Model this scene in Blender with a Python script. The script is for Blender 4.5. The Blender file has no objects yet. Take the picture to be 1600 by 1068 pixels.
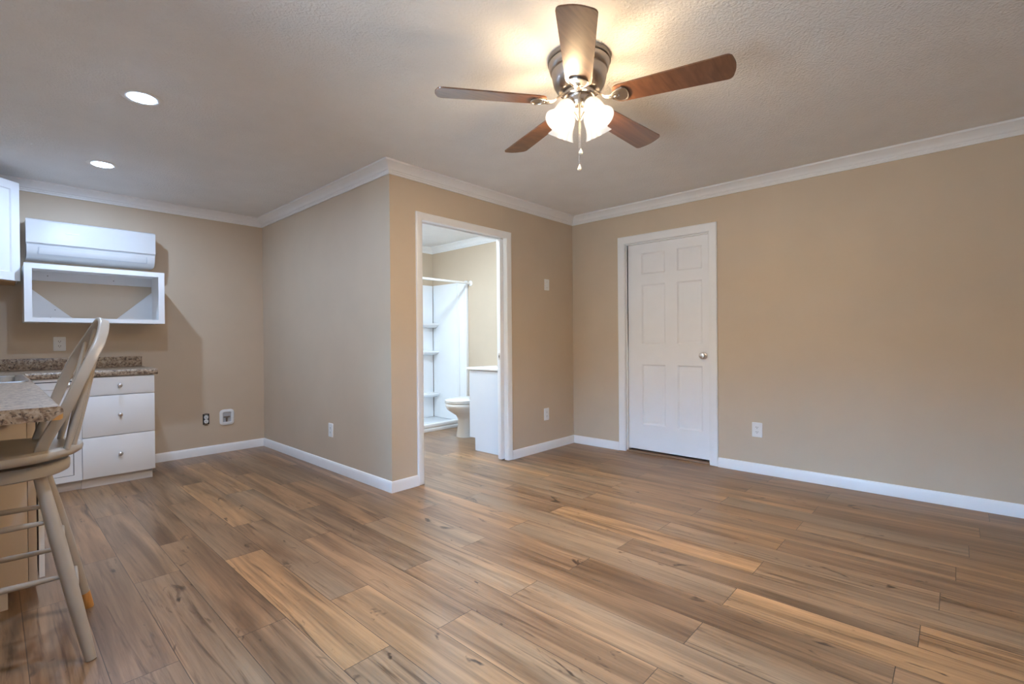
import bpy, bmesh, math, random
from mathutils import Vector, Matrix
random.seed(7)
C = bpy.context.scene.collection
SC = bpy.context.scene
R = math.radians

# ------------------------------------------------------------------ camera
cam_d = bpy.data.cameras.new('camera')
cam_d.sensor_width = 36.0
cam_d.lens = 753.77 / 1600 * 36.0
cam_d.clip_start = 0.02
cam = bpy.data.objects.new('camera', cam_d)
C.objects.link(cam)
rt = Vector((0.67857956, -0.73447888, -0.0083998))
up = Vector((0.0092258, -0.00291223, 0.9999532))
fw = Vector((0.73446897, 0.6786253, -0.00479998))
cam.matrix_world = Matrix(((rt.x, up.x, -fw.x, 0), (rt.y, up.y, -fw.y, 0), (rt.z, up.z, -fw.z, 1.13), (0, 0, 0, 1)))
SC.camera = cam

# ------------------------------------------------------------------ world, exposure
world = bpy.data.worlds.new('sky')
SC.world = world
world.use_nodes = True
wn = world.node_tree
bgn = wn.nodes['Background']
SKY_STRENGTH = 54.0
SKY = (0.30, 0.72, 1.30)
# open blue sky above a dim tree line, an added ground glow below
GROUND_GLOW = 0.22
_tc = wn.nodes.new('ShaderNodeTexCoord'); _sx = wn.nodes.new('ShaderNodeSeparateXYZ'); _rp = wn.nodes.new('ShaderNodeValToRGB')
_ma = wn.nodes.new('ShaderNodeMath'); _ma.operation = 'MULTIPLY_ADD'; _ma.inputs[1].default_value = 0.5; _ma.inputs[2].default_value = 0.5
wn.links.new(_tc.outputs['Generated'], _sx.inputs[0]); wn.links.new(_sx.outputs[2], _ma.inputs[0]); wn.links.new(_ma.outputs[0], _rp.inputs[0])
_e = _rp.color_ramp.elements
_e[0].position = 0.485; _e[0].color = (GROUND_GLOW * 0.70, GROUND_GLOW * 0.95, GROUND_GLOW * 1.15, 1)      # glow from below, added to brighten the ceiling
_e[1].position = 0.625; _e[1].color = SKY + (1,)
for _p in (0.50, 0.585):
    _n = _e.new(_p); _n.color = (0.02, 0.035, 0.03, 1)
wn.links.new(_rp.outputs[0], bgn.inputs['Color'])
bgn.inputs['Strength'].default_value = SKY_STRENGTH
SC.view_settings.view_transform = 'Standard'
SC.view_settings.look = 'None'
SC.view_settings.gamma = 1.0
SC.view_settings.use_curve_mapping = False
SC.view_settings.exposure = 0.0
SC.cycles.use_denoising = True
SC.cycles.max_bounces = 10
SC.cycles.diffuse_bounces = 6
SC.cycles.sample_clamp_indirect = 6.0

LED_STRENGTH = 5000.0
SHADE_STRENGTH = 0.74
SHADE_PASS = 0.30
BULB_STRENGTH = 1750.0
BATH_STRENGTH = 180.0
WARM = (1.0, 0.74, 0.45)
GLOW = (0.94, 0.96, 0.97)
COOL = (0.58, 0.80, 1.15)

# ------------------------------------------------------------------ materials
def base_mat(name):
    m = bpy.data.materials.new(name); m.use_nodes = True
    nt = m.node_tree
    return m, nt, nt.nodes['Principled BSDF']

def N(nt, kind, **props):
    n = nt.nodes.new(kind)
    for k, v in props.items(): setattr(n, k, v)
    return n

def paint(name, col, rough=0.5, var=0.04, scale=6.0, metallic=0.0, bump=0.0, bscale=80.0, bdist=0.002, spec=0.5, coat=0.0):
    m, nt, p = base_mat(name)
    tc = N(nt, 'ShaderNodeTexCoord')
    no = N(nt, 'ShaderNodeTexNoise'); no.inputs['Scale'].default_value = scale; no.inputs['Detail'].default_value = 4
    nt.links.new(tc.outputs['Object'], no.inputs['Vector'])
    ra = N(nt, 'ShaderNodeValToRGB')
    ra.color_ramp.elements[0].position = 0.3; ra.color_ramp.elements[1].position = 0.7
    ra.color_ramp.elements[0].color = tuple(c * (1 - var) for c in col) + (1,)
    ra.color_ramp.elements[1].color = tuple(min(1, c * (1 + var)) for c in col) + (1,)
    nt.links.new(no.outputs['Fac'], ra.inputs['Fac'])
    nt.links.new(ra.outputs['Color'], p.inputs['Base Color'])
    p.inputs['Roughness'].default_value = rough
    p.inputs['Metallic'].default_value = metallic
    p.inputs['Specular IOR Level'].default_value = spec
    p.inputs['Coat Weight'].default_value = coat
    p.inputs['Coat Roughness'].default_value = 0.25
    if bump:
        n2 = N(nt, 'ShaderNodeTexNoise'); n2.inputs['Scale'].default_value = bscale; n2.inputs['Detail'].default_value = 3
        nt.links.new(tc.outputs['Object'], n2.inputs['Vector'])
        b = N(nt, 'ShaderNodeBump'); b.inputs['Strength'].default_value = bump; b.inputs['Distance'].default_value = bdist
        nt.links.new(n2.outputs['Fac'], b.inputs['Height'])
        nt.links.new(b.outputs['Normal'], p.inputs['Normal'])
    return m

def emit(name, col, strength, base=(0.9, 0.9, 0.9)):
    m, nt, p = base_mat(name)
    p.inputs['Base Color'].default_value = base + (1,)
    p.inputs['Roughness'].default_value = 0.4
    p.inputs['Emission Color'].default_value = col + (1,)
    p.inputs['Emission Strength'].default_value = strength
    return m

def mth(nt, op, a, b=None, c=None):
    n = N(nt, 'ShaderNodeMath', operation=op)
    for i, v in enumerate((a, b, c)):
        if v is None: continue
        if isinstance(v, (int, float)): n.inputs[i].default_value = v
        else: nt.links.new(v, n.inputs[i])
    return n.outputs[0]

def ramp(nt, fac, stops):
    r = N(nt, 'ShaderNodeValToRGB')
    el = r.color_ramp.elements
    while len(el) < len(stops): el.new(0.5)
    for e, (p, c) in zip(el, stops):
        e.position = p; e.color = tuple(c) + (1,) if len(c) == 3 else c
    nt.links.new(fac, r.inputs['Fac'])
    return r.outputs['Color']

def mixc(nt, fac, a, b, mode='MIX'):
    n = N(nt, 'ShaderNodeMix', data_type='RGBA', blend_type=mode)
    if isinstance(fac, (int, float)): n.inputs['Factor'].default_value = fac
    else: nt.links.new(fac, n.inputs['Factor'])
    for s, v in (('A', a), ('B', b)):
        sock = [i for i in n.inputs if i.name == s and i.type == 'RGBA'][0]
        if isinstance(v, tuple): sock.default_value = v + (1,)
        else: nt.links.new(v, sock)
    return [o for o in n.outputs if o.type == 'RGBA'][0]

def comb(nt, x, y, z):
    n = N(nt, 'ShaderNodeCombineXYZ')
    for i, v in enumerate((x, y, z)):
        if isinstance(v, (int, float)): n.inputs[i].default_value = v
        else: nt.links.new(v, n.inputs[i])
    return n.outputs[0]

def plank_floor():
    m, nt, p = base_mat('vinyl_plank_floor')
    tc = N(nt, 'ShaderNodeTexCoord'); sx = N(nt, 'ShaderNodeSeparateXYZ')
    nt.links.new(tc.outputs['Object'], sx.inputs[0])
    x, y = sx.outputs[0], sx.outputs[1]
    W, LN = 0.1833, 1.24
    rx = mth(nt, 'DIVIDE', mth(nt, 'ADD', x, -0.447 + W * 20), W)
    row = mth(nt, 'FLOOR', rx); fx = mth(nt, 'FRACT', rx)
    par = mth(nt, 'MODULO', row, 2.0)
    r0 = mth(nt, 'SUBTRACT', row, 20.0)
    ce = mth(nt, 'MULTIPLY_ADD', r0, -0.025, 0.36)
    co = mth(nt, 'MULTIPLY_ADD', r0, -0.006, 0.79)
    cc = mth(nt, 'ADD', mth(nt, 'MULTIPLY', ce, mth(nt, 'SUBTRACT', 1.0, par)), mth(nt, 'MULTIPLY', co, par))
    u = mth(nt, 'DIVIDE', mth(nt, 'SUBTRACT', mth(nt, 'ADD', y, LN * 10), cc), LN)
    pid = mth(nt, 'FLOOR', u); fu = mth(nt, 'FRACT', u)
    wn_ = N(nt, 'ShaderNodeTexWhiteNoise', noise_dimensions='3D')
    nt.links.new(comb(nt, row, pid, 3.7), wn_.inputs['Vector'])
    rv = wn_.outputs['Value']
    sc = N(nt, 'ShaderNodeSeparateColor'); nt.links.new(wn_.outputs['Color'], sc.inputs[0])
    r2, r3 = sc.outputs[0], sc.outputs[1]
    # plank local coords with random shift so that no two planks share figure
    px_ = mth(nt, 'MULTIPLY_ADD', r2, 31.0, x); py_ = mth(nt, 'MULTIPLY_ADD', r3, 47.0, y); pz_ = mth(nt, 'MULTIPLY', rv, 19.0)
    def noise(sx_, sy_, detail=4, dist=0.0, rough=0.55, off=0.0):
        n = N(nt, 'ShaderNodeTexNoise'); n.inputs['Scale'].default_value = 1.0
        n.inputs['Detail'].default_value = detail; n.inputs['Distortion'].default_value = dist; n.inputs['Roughness'].default_value = rough
        nt.links.new(comb(nt, mth(nt, 'MULTIPLY', px_, sx_), mth(nt, 'MULTIPLY', py_, sy_), mth(nt, 'ADD', pz_, off)), n.inputs['Vector'])
        return n.outputs['Fac']
    tone = ramp(nt, rv, [(0.0, (0.250, 0.170, 0.112)), (0.3, (0.300, 0.205, 0.136)), (0.55, (0.290, 0.216, 0.155)), (0.8, (0.335, 0.224, 0.140)), (1.0, (0.410, 0.272, 0.160))])
    broad = noise(11.0, 0.7, 4, 0.9)
    col = mixc(nt, 1.0, tone, ramp(nt, broad, [(0.26, (0.42, 0.38, 0.35)), (0.5, (0.95, 0.95, 0.95)), (0.74, (1.55, 1.52, 1.46))]), 'MULTIPLY')
    # greyish sapwood bands
    sap = noise(5.0, 0.5, 2, 0.3, 0.5, 7.3)
    col = mixc(nt, ramp(nt, sap, [(0.52, (0, 0, 0)), (0.68, (0.5, 0.5, 0.5))]), col, (0.36, 0.30, 0.235))
    fine = noise(110.0, 3.5, 4, 0.2)
    col = mixc(nt, 1.0, col, ramp(nt, fine, [(0.3, (0.84, 0.83, 0.82)), (0.6, (1.08, 1.08, 1.08))]), 'MULTIPLY')
    # dark mineral streaks and knots
    st = noise(26.0, 1.3, 5, 1.2, 0.6, 3.1)
    col = mixc(nt, ramp(nt, st, [(0.56, (0, 0, 0)), (0.70, (0.85, 0.85, 0.85))]), col, (0.105, 0.066, 0.042))
    kn = noise(11.0, 4.2, 3, 1.5, 0.55, 11.7)
    col = mixc(nt, ramp(nt, kn, [(0.655, (0, 0, 0)), (0.74, (0.95, 0.95, 0.95))]), col, (0.055, 0.035, 0.025))
    col = mixc(nt, 1.0, col, (0.86, 0.705, 0.555), 'MULTIPLY')
    # joints
    ex = mth(nt, 'MINIMUM', fx, mth(nt, 'SUBTRACT', 1.0, fx))
    eu = mth(nt, 'MINIMUM', fu, mth(nt, 'SUBTRACT', 1.0, fu))
    gap = mth(nt, 'MAXIMUM', mth(nt, 'LESS_THAN', ex, 0.0075), mth(nt, 'LESS_THAN', eu, 0.0012))
    col = mixc(nt, mth(nt, 'MULTIPLY', gap, 0.8), col, (0.045, 0.028, 0.018))
    nt.links.new(col, p.inputs['Base Color'])
    p.inputs['Roughness'].default_value = 0.29
    p.inputs['Specular IOR Level'].default_value = 0.5
    b = N(nt, 'ShaderNodeBump'); b.inputs['Strength'].default_value = 0.25; b.inputs['Distance'].default_value = 0.0012
    nt.links.new(mth(nt, 'SUBTRACT', fine, mth(nt, 'MULTIPLY', gap, 2.0)), b.inputs['Height'])
    nt.links.new(b.outputs['Normal'], p.inputs['Normal'])
    return m

def granite(name, dark):
    m, nt, p = base_mat(name)
    tc = N(nt, 'ShaderNodeTexCoord')
    def nz(s, d=3, dist=0.6):
        n = N(nt, 'ShaderNodeTexNoise'); n.inputs['Scale'].default_value = s; n.inputs['Detail'].default_value = d; n.inputs['Distortion'].default_value = dist
        nt.links.new(tc.outputs['Object'], n.inputs['Vector']); return n.outputs['Fac']
    c = ramp(nt, nz(48), [(0.30, (0.075, 0.045, 0.03)), (0.42, (0.235, 0.155, 0.10)), (0.52, (0.36, 0.265, 0.18)), (0.66, (0.47, 0.375, 0.28))])
    c = mixc(nt, ramp(nt, nz(85, 2), [(0.58, (0, 0, 0)), (0.66, (dark, dark, dark))]), c, (0.045, 0.03, 0.022))
    c = mixc(nt, ramp(nt, nz(110, 2), [(0.60, (0, 0, 0)), (0.70, (0.5, 0.5, 0.5))]), c, (0.56, 0.48, 0.39))
    nt.links.new(c, p.inputs['Base Color'])
    p.inputs['Roughness'].default_value = 0.33
    return m

def wood(name, c0, c1, axis, rough=0.35, coat=0.0, scale=1.0):
    m, nt, p = base_mat(name)
    tc = N(nt, 'ShaderNodeTexCoord')
    mp = N(nt, 'ShaderNodeMapping')
    s = [40 * scale] * 3; s[axis] = 2.2 * scale
    mp.inputs['Scale'].default_value = s
    nt.links.new(tc.outputs['Object'], mp.inputs['Vector'])
    n = N(nt, 'ShaderNodeTexNoise'); n.inputs['Scale'].default_value = 1.0; n.inputs['Detail'].default_value = 5; n.inputs['Distortion'].default_value = 0.8
    nt.links.new(mp.outputs[0], n.inputs['Vector'])
    nt.links.new(ramp(nt, n.outputs['Fac'], [(0.3, c0), (0.7, c1)]), p.inputs['Base Color'])
    p.inputs['Roughness'].default_value = rough
    p.inputs['Coat Weight'].default_value = coat
    p.inputs['Coat Roughness'].default_value = 0.2
    return m

def clear_pane(name):
    m, nt, p = base_mat(name)
    tr = N(nt, 'ShaderNodeBsdfTransparent'); gl = N(nt, 'ShaderNodeBsdfGlossy'); gl.inputs['Roughness'].default_value = 0.02
    fr = N(nt, 'ShaderNodeFresnel'); fr.inputs['IOR'].default_value = 1.45
    mx = N(nt, 'ShaderNodeMixShader')
    nt.links.new(fr.outputs[0], mx.inputs[0]); nt.links.new(tr.outputs[0], mx.inputs[1]); nt.links.new(gl.outputs[0], mx.inputs[2])
    nt.links.new(mx.outputs[0], nt.nodes['Material Output'].inputs['Surface'])
    return m

M = {}
M['wall'] = paint('beige_wall_paint', (0.60, 0.485, 0.36), 0.5, 0.025, 3.0, bump=0.12, bscale=160, bdist=0.0012, spec=0.35)
M['ceiling'] = paint('textured_ceiling_paint', (0.84, 0.84, 0.84), 0.85, 0.02, 5.0, bump=0.7, bscale=90, bdist=0.008, spec=0.2)
M['trim'] = paint('white_trim_paint', (0.87, 0.87, 0.87), 0.33, 0.015, 8.0)
M['door'] = paint('white_door_paint', (0.87, 0.87, 0.88), 0.38, 0.015, 6.0, bump=0.05, bscale=140)
M['cab'] = paint('white_cabinet_paint', (0.86, 0.86, 0.86), 0.35, 0.012, 6.0)
M['cab_end'] = paint('almond_cabinet_side', (0.62, 0.52, 0.42), 0.5, 0.03, 9.0)
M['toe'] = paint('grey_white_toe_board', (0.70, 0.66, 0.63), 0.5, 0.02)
M['gapdark'] = paint('shadow_gap_black', (0.02, 0.018, 0.016), 0.8, 0.05)
M['plastic'] = paint('white_plastic', (0.84, 0.84, 0.83), 0.3, 0.01)
M['ac'] = paint('air_conditioner_plastic', (0.66, 0.65, 0.64), 0.22, 0.01)
M['ac_grey'] = paint('air_conditioner_grey_plastic', (0.50, 0.51, 0.53), 0.35, 0.02)
M['slot'] = paint('outlet_slot_black', (0.03, 0.03, 0.03), 0.6, 0.05)
M['nickel'] = paint('brushed_nickel', (0.54, 0.49, 0.445), 0.27, 0.04, 40.0, metallic=1.0)
M['nickel_dark'] = paint('dark_brushed_nickel', (0.30, 0.27, 0.25), 0.3, 0.04, 40.0, metallic=1.0)
M['chrome'] = paint('polished_knob_metal', (0.72, 0.70, 0.68), 0.30, 0.03, 30.0, metallic=1.0)
M['steel'] = paint('brushed_stainless', (0.62, 0.63, 0.64), 0.25, 0.04, 60.0, metallic=1.0)
M['stool'] = paint('taupe_stool_paint', (0.40, 0.355, 0.30), 0.3, 0.03, 12.0, bump=0.05, bscale=60)
M['barewood'] = wood('bare_orange_wood', (0.46, 0.20, 0.05), (0.62, 0.31, 0.09), 2, 0.45)
M['underwood'] = wood('raw_cabinet_plywood', (0.42, 0.25, 0.12), (0.55, 0.35, 0.18), 0, 0.6)
M['threshold'] = wood('brown_threshold_wood', (0.20, 0.12, 0.075), (0.30, 0.19, 0.12), 1, 0.5)
M['blade'] = wood('walnut_fan_blade', (0.125, 0.050, 0.025), (0.215, 0.093, 0.045), 0, 0.40, 1.0)
M['floor'] = plank_floor()
M['granite'] = granite('granite_pattern_laminate', 0.9)
M['porcelain'] = paint('white_porcelain', (0.88, 0.88, 0.87), 0.12, 0.008, coat=0.4)
M['acrylic'] = paint('white_shower_acrylic', (0.86, 0.88, 0.90), 0.16, 0.008)
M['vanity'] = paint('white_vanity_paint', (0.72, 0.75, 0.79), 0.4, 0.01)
M['pane'] = clear_pane('window_glass')
def shade_glass():
    m, nt, p = base_mat('lit_alabaster_shade')
    p.inputs['Base Color'].default_value = (0.02, 0.02, 0.02, 1)
    p.inputs['Roughness'].default_value = 0.25
    lw = N(nt, 'ShaderNodeLayerWeight'); lw.inputs['Blend'].default_value = 0.35
    nt.links.new(ramp(nt, lw.outputs['Facing'], [(0.0, GLOW), (0.55, tuple(c * 0.95 for c in GLOW)), (1.0, tuple(c * q for c, q in zip(GLOW, (0.80, 0.72, 0.64))))]), p.inputs['Emission Color'])
    p.inputs['Emission Strength'].default_value = SHADE_STRENGTH
    tr = N(nt, 'ShaderNodeBsdfTransparent'); tr.inputs['Color'].default_value = (1.0, 0.97, 0.93, 1)
    mx = N(nt, 'ShaderNodeMixShader'); mx.inputs[0].default_value = SHADE_PASS
    nt.links.new(p.outputs[0], mx.inputs[1]); nt.links.new(tr.outputs[0], mx.inputs[2])
    nt.links.new(mx.outputs[0], nt.nodes['Material Output'].inputs['Surface'])
    return m
M['shade'] = shade_glass()
M['bulb'] = emit('lit_bulb', WARM, BULB_STRENGTH)
M['led'] = emit('lit_led_core', COOL, LED_STRENGTH)
M['lens'] = emit('lit_led_lens', COOL, 38.0)
M['bathled'] = emit('lit_bathroom_lens', (0.73, 0.96, 1.20), BATH_STRENGTH)
M['crystal'] = paint('crystal_pull', (0.80, 0.72, 0.60), 0.08, 0.1, 200.0, spec=0.8)

# ------------------------------------------------------------------ mesh helpers
class MB:
    def __init__(self):
        self.bm = bmesh.new()
    def quad(self, pts, mi=0):
        f = self.bm.faces.new([self.bm.verts.new(p) for p in pts]); f.material_index = mi; return f
    def box(self, x0, x1, y0, y1, z0, z1, bev=0.0, mi=0, seg=2):
        vs = [self.bm.verts.new((x, y, z)) for x in (x0, x1) for y in (y0, y1) for z in (z0, z1)]
        fs = []
        for idx in ((0, 1, 3, 2), (4, 6, 7, 5), (0, 4, 5, 1), (2, 3, 7, 6), (0, 2, 6, 4), (1, 5, 7, 3)):
            f = self.bm.faces.new([vs[i] for i in idx]); f.material_index = mi; fs.append(f)
        if bev:
            es = list({e for f in fs for e in f.edges})
            bmesh.ops.bevel(self.bm, geom=es, offset=bev, segments=seg, profile=0.5, affect='EDGES')
        return self
    def loft(self, rings, cap=True, closed=True, mi=0):
        vr = [[self.bm.verts.new(p) for p in r] for r in rings]
        n = len(vr[0])
        for a, b in zip(vr[:-1], vr[1:]):
            for i in range(n if closed else n - 1):
                j = (i + 1) % n
                f = self.bm.faces.new((a[i], a[j], b[j], b[i])); f.material_index = mi
        if cap:
            for r in (vr[0][::-1], vr[-1]):
                f = self.bm.faces.new(r); f.material_index = mi
        return self
    def lathe(self, prof, n=32, mat=None, mi=0, cap=False):
        mat = mat or Matrix.Identity(4)
        rings = []
        for r, z in prof:
            rings.append([mat @ Vector((r * math.cos(2 * math.pi * i / n), r * math.sin(2 * math.pi * i / n), z)) for i in range(n)])
        return self.loft(rings, cap, True, mi)
    def tube(self, path, rad, n=12, cap=True, sect=None, upv=None, mi=0):
        path = [Vector(p) for p in path]
        rings = []
        prev = None
        for i, p in enumerate(path):
            t = (path[min(i + 1, len(path) - 1)] - path[max(i - 1, 0)]).normalized()
            if upv is not None: a = Vector(upv)
            elif prev is not None: a = prev
            else: a = Vector((0, 0, 1)) if abs(t.z) < 0.9 else Vector((1, 0, 0))
            a = (a - t * a.dot(t)).normalized(); b = t.cross(a); prev = a
            if sect is not None:
                s = sect(i / (len(path) - 1)) if callable(sect) else sect
                rings.append([p + a * u + b * v for u, v in s])
            else:
                r = rad[i] if isinstance(rad, (list, tuple)) else rad
                rings.append([p + a * r * math.cos(2 * math.pi * k / n) + b * r * math.sin(2 * math.pi * k / n) for k in range(n)])
        return self.loft(rings, cap, True, mi)
    def prism(self, poly, f0, f1, mi=0):
        """poly: list of 2-D points, f0/f1 map a 2-D point to the two end positions"""
        return self.loft([[f0(*q) for q in poly], [f1(*q) for q in poly]], True, True, mi)
    def panelled(self, f, A, B, panels, rings, thick):
        """board in (a,b) with depth d: rectangles 'panels' are stepped by rings (inset, depth)"""
        a0, a1 = A; b0, b1 = B
        As = sorted({a0, a1} | {p[0] for p in panels} | {p[1] for p in panels})
        Bs = sorted({b0, b1} | {p[2] for p in panels} | {p[3] for p in panels})
        for i in range(len(As) - 1):
            for j in range(len(Bs) - 1):
                ca, cb = (As[i] + As[i + 1]) / 2, (Bs[j] + Bs[j + 1]) / 2
                if any(p[0] < ca < p[1] and p[2] < cb < p[3] for p in panels): continue
                self.quad([f(As[i], Bs[j], 0), f(As[i + 1], Bs[j], 0), f(As[i + 1], Bs[j + 1], 0), f(As[i], Bs[j + 1], 0)])
        for p in panels:
            def rect(ins, d):
                return [f(p[0] + ins, p[2] + ins, d), f(p[1] - ins, p[2] + ins, d), f(p[1] - ins, p[3] - ins, d), f(p[0] + ins, p[3] - ins, d)]
            pr = rect(0, 0)
            for ins, d in rings:
                cu = rect(ins, d)
                for k in range(4):
                    self.quad([pr[k], pr[(k + 1) % 4], cu[(k + 1) % 4], cu[k]])
                pr = cu
            self.quad(pr)
        c = [(a0, b0), (a1, b0), (a1, b1), (a0, b1)]
        for k in range(4):
            q, s = c[k], c[(k + 1) % 4]
            self.quad([f(*q, 0), f(*s, 0), f(*s, thick), f(*q, thick)])
        self.quad([f(*q, thick) for q in c])
        return self
    def build(self, name, mat, parent=None, origin=None, smooth=35):
        bm = self.bm
        bmesh.ops.remove_doubles(bm, verts=bm.verts, dist=1e-5)
        bmesh.ops.recalc_face_normals(bm, faces=bm.faces)
        off = Vector((0, 0, 0))
        if parent is not None:
            off = wpos(parent)
        elif origin is not None:
            off = Vector(origin)
        if off.length > 0: bmesh.ops.translate(bm, verts=bm.verts, vec=-off)
        me = bpy.data.meshes.new(name)
        bm.to_mesh(me); bm.free()
        for m in (mat if isinstance(mat, (list, tuple)) else [mat]): me.materials.append(m)
        if smooth:
            for p in me.polygons: p.use_smooth = True
            me.set_sharp_from_angle(angle=R(smooth))
        o = bpy.data.objects.new(name, me); C.objects.link(o)
        if parent is not None: o.parent = parent
        else: o.location = off
        return o

def wpos(o):
    v = Vector((0, 0, 0))
    while o is not None:
        v += o.location; o = o.parent
    return v

def thing(name, label, cat, loc, group=None):
    o = bpy.data.objects.new(name, None); C.objects.link(o); o.location = loc; o.empty_display_size = 0.05
    o['label'] = label; o['category'] = cat
    if group: o['group'] = group
    return o

def tag(o, label, cat, group=None):
    o['label'] = label; o['category'] = cat
    if group: o['group'] = group
    return o

def struct(o):
    o['kind'] = 'structure'; return o

def sempty(name, loc):
    o = bpy.data.objects.new(name, None); C.objects.link(o); o.location = loc; o['kind'] = 'structure'; o.empty_display_size = 0.05
    return o

def rounded(w, h, r, n=5, cx=0.0, cy=0.0):
    pts = []
    for (sx, sy, a0) in ((1, -1, -90), (1, 1, 0), (-1, 1, 90), (-1, -1, 180)):
        for k in range(n + 1):
            a = R(a0 + 90 * k / n)
            pts.append((cx + sx * (w / 2 - r) + r * math.cos(a), cy + sy * (h / 2 - r) + r * math.sin(a)))
    return pts

# ------------------------------------------------------------------ room dimensions (metres)
XL, XM, XR = -0.46, 2.021, 4.332
YB, YN, YL = -1.60, 3.092, 5.552
CH = 2.452
T = 0.115

struct(MB().box(XL - 0.3, XR + 1.2, YB - 0.3, YL + 0.3, -0.06, 0.0).build('floor', M['floor']))
struct(MB().box(XL - 0.3, XR + 1.2, YB - 0.3, YL + 0.3, CH, CH + 0.08).build('ceiling', M['ceiling']))

# far kitchen wall continues behind the bathroom
w = MB().box(XL - T, XR + T, YL, YL + T, 0, CH); struct(w.build('wall_far', M['wall']))
w = MB().box(XM, XM + T, YN + T, YL, 0, CH); struct(w.build('wall_partition', M['wall']))
DX0, DX1, DH = 2.292, 3.288, 2.094          # bathroom doorway rough opening
w = MB(); w.box(XM, DX0, YN, YN + T, 0, CH); w.box(DX0, DX1, YN, YN + T, DH, CH)
w.box(DX1, XR, YN, YN + 0.036, 0, DH); w.box(DX1, XR, YN + 0.082, YN + T, 0, DH); w.box(DX1, XR, YN, YN + T, DH, CH)
w.box(4.16, XR, YN + 0.036, YN + 0.082, 0, DH)
struct(w.build('wall_bathroom_front', M['wall']))
RY0, RY1, RH = 1.598, 2.474, 2.094          # white door rough opening
w = MB(); w.box(XR, XR + T, YB - T, RY0, 0, CH); w.box(XR, XR + T, RY1, YL, 0, CH); w.box(XR, XR + T, RY0, RY1, RH, CH)
struct(w.build('wall_right', M['wall']))
w = MB().box(XL - T, XR, YB - T, YB, 0, CH); struct(w.build('wall_rear', M['wall']))
WY0, WY1, WZ0, WZ1 = 0.62, 1.45, 0.35, 2.08  # window in the left wall, beside the camera
w = MB(); w.box(XL - T, XL, YB, WY0, 0, CH); w.box(XL - T, XL, WY1, YL, 0, CH)
w.box(XL - T, XL, WY0, WY1, 0, WZ0); w.box(XL - T, XL, WY0, WY1, WZ1, CH)
struct(w.build('wall_left', M['wall']))
win = sempty('window_1', (XL, (WY0 + WY1) / 2, WZ0))
b = MB()
fwid = 0.05
b.box(XL - 0.09, XL - 0.03, WY0, WY0 + fwid, WZ0, WZ1); b.box(XL - 0.09, XL - 0.03, WY1 - fwid, WY1, WZ0, WZ1)
b.box(XL - 0.09, XL - 0.03, WY0 + fwid, WY1 - fwid, WZ0, WZ0 + fwid); b.box(XL - 0.09, XL - 0.03, WY0 + fwid, WY1 - fwid, WZ1 - fwid, WZ1)
b.box(XL - 0.09, XL - 0.03, WY0 + fwid, WY1 - fwid, 1.22, 1.255)
b.build('window_frame', M['trim'], win)
MB().box(XL - 0.064, XL - 0.058, WY0 + fwid, WY1 - fwid, WZ0 + fwid, WZ1 - fwid).build('window_pane', M['pane'], win)
b = MB()
b.box(XL, XL + 0.016, WY0 - 0.07, WY0, WZ0 - 0.07, WZ1 + 0.07, 0.004); b.box(XL, XL + 0.016, WY1, WY1 + 0.07, WZ0 - 0.07, WZ1 + 0.07, 0.004)
b.box(XL, XL + 0.016, WY0, WY1, WZ0 - 0.07, WZ0, 0.004); b.box(XL, XL + 0.016, WY0, WY1, WZ1, WZ1 + 0.07, 0.004)
b.build('window_casing', M['trim'], win)

# ------------------------------------------------------------------ crown moulding and baseboards (mitred sweeps)
def mitre(path, normals, i):
    if i == 0: return Vector(normals[0])
    if i == len(path) - 1: return Vector(normals[-1])
    a, b_ = Vector(normals[i - 1]), Vector(normals[i])
    return (a + b_) / (1 + a.dot(b_))

def sweep(name, path, normals, seg, prof, mat):
    i = seg
    rings = []
    for k in (i, i + 1):
        m = mitre(path, normals, k)
        rings.append([(path[k][0] + m[0] * d, path[k][1] + m[1] * d, z) for d, z in prof])
    return struct(MB().loft(rings, True, True).build(name, mat, smooth=25))

H0 = CH - 0.086
CROWN = [(0.0, H0), (0.012, H0), (0.013, H0 + 0.012), (0.018, H0 + 0.016), (0.019, H0 + 0.024), (0.026, H0 + 0.028)]
for k in range(9):
    t = k / 8.0
    CROWN.append((0.028 + 0.044 * (t ** 1.25), H0 + 0.031 + 0.039 * (t ** 0.8)))
CROWN += [(0.079, H0 + 0.072), (0.080, H0 + 0.085), (0.0, H0 + 0.085)]
path = [(XL, YL), (XM, YL), (XM, YN), (XR, YN), (XR, YB), (XL, YB), (XL, YL - 0.0001)]
nrm = [(0, -1), (-1, 0), (0, -1), (-1, 0), (0, 1), (1, 0)]
for s in range(5):
    sweep('trim_%d' % (s + 1), path, nrm, s, CROWN, M['trim'])
sweep('trim_6', [(XL, YB), (XL, 4.9)], [(1, 0)], 0, CROWN, M['trim'])
bx0, by0 = XM + T, YN + T
bpath = [(bx0, by0), (bx0, YL), (XR, YL), (XR, by0), (bx0, by0)]
bn = [(1, 0), (0, -1), (-1, 0), (0, 1)]
for s in range(4):
    sweep('trim_%d' % (s + 7), bpath, bn, s, CROWN, M['trim'])

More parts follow.
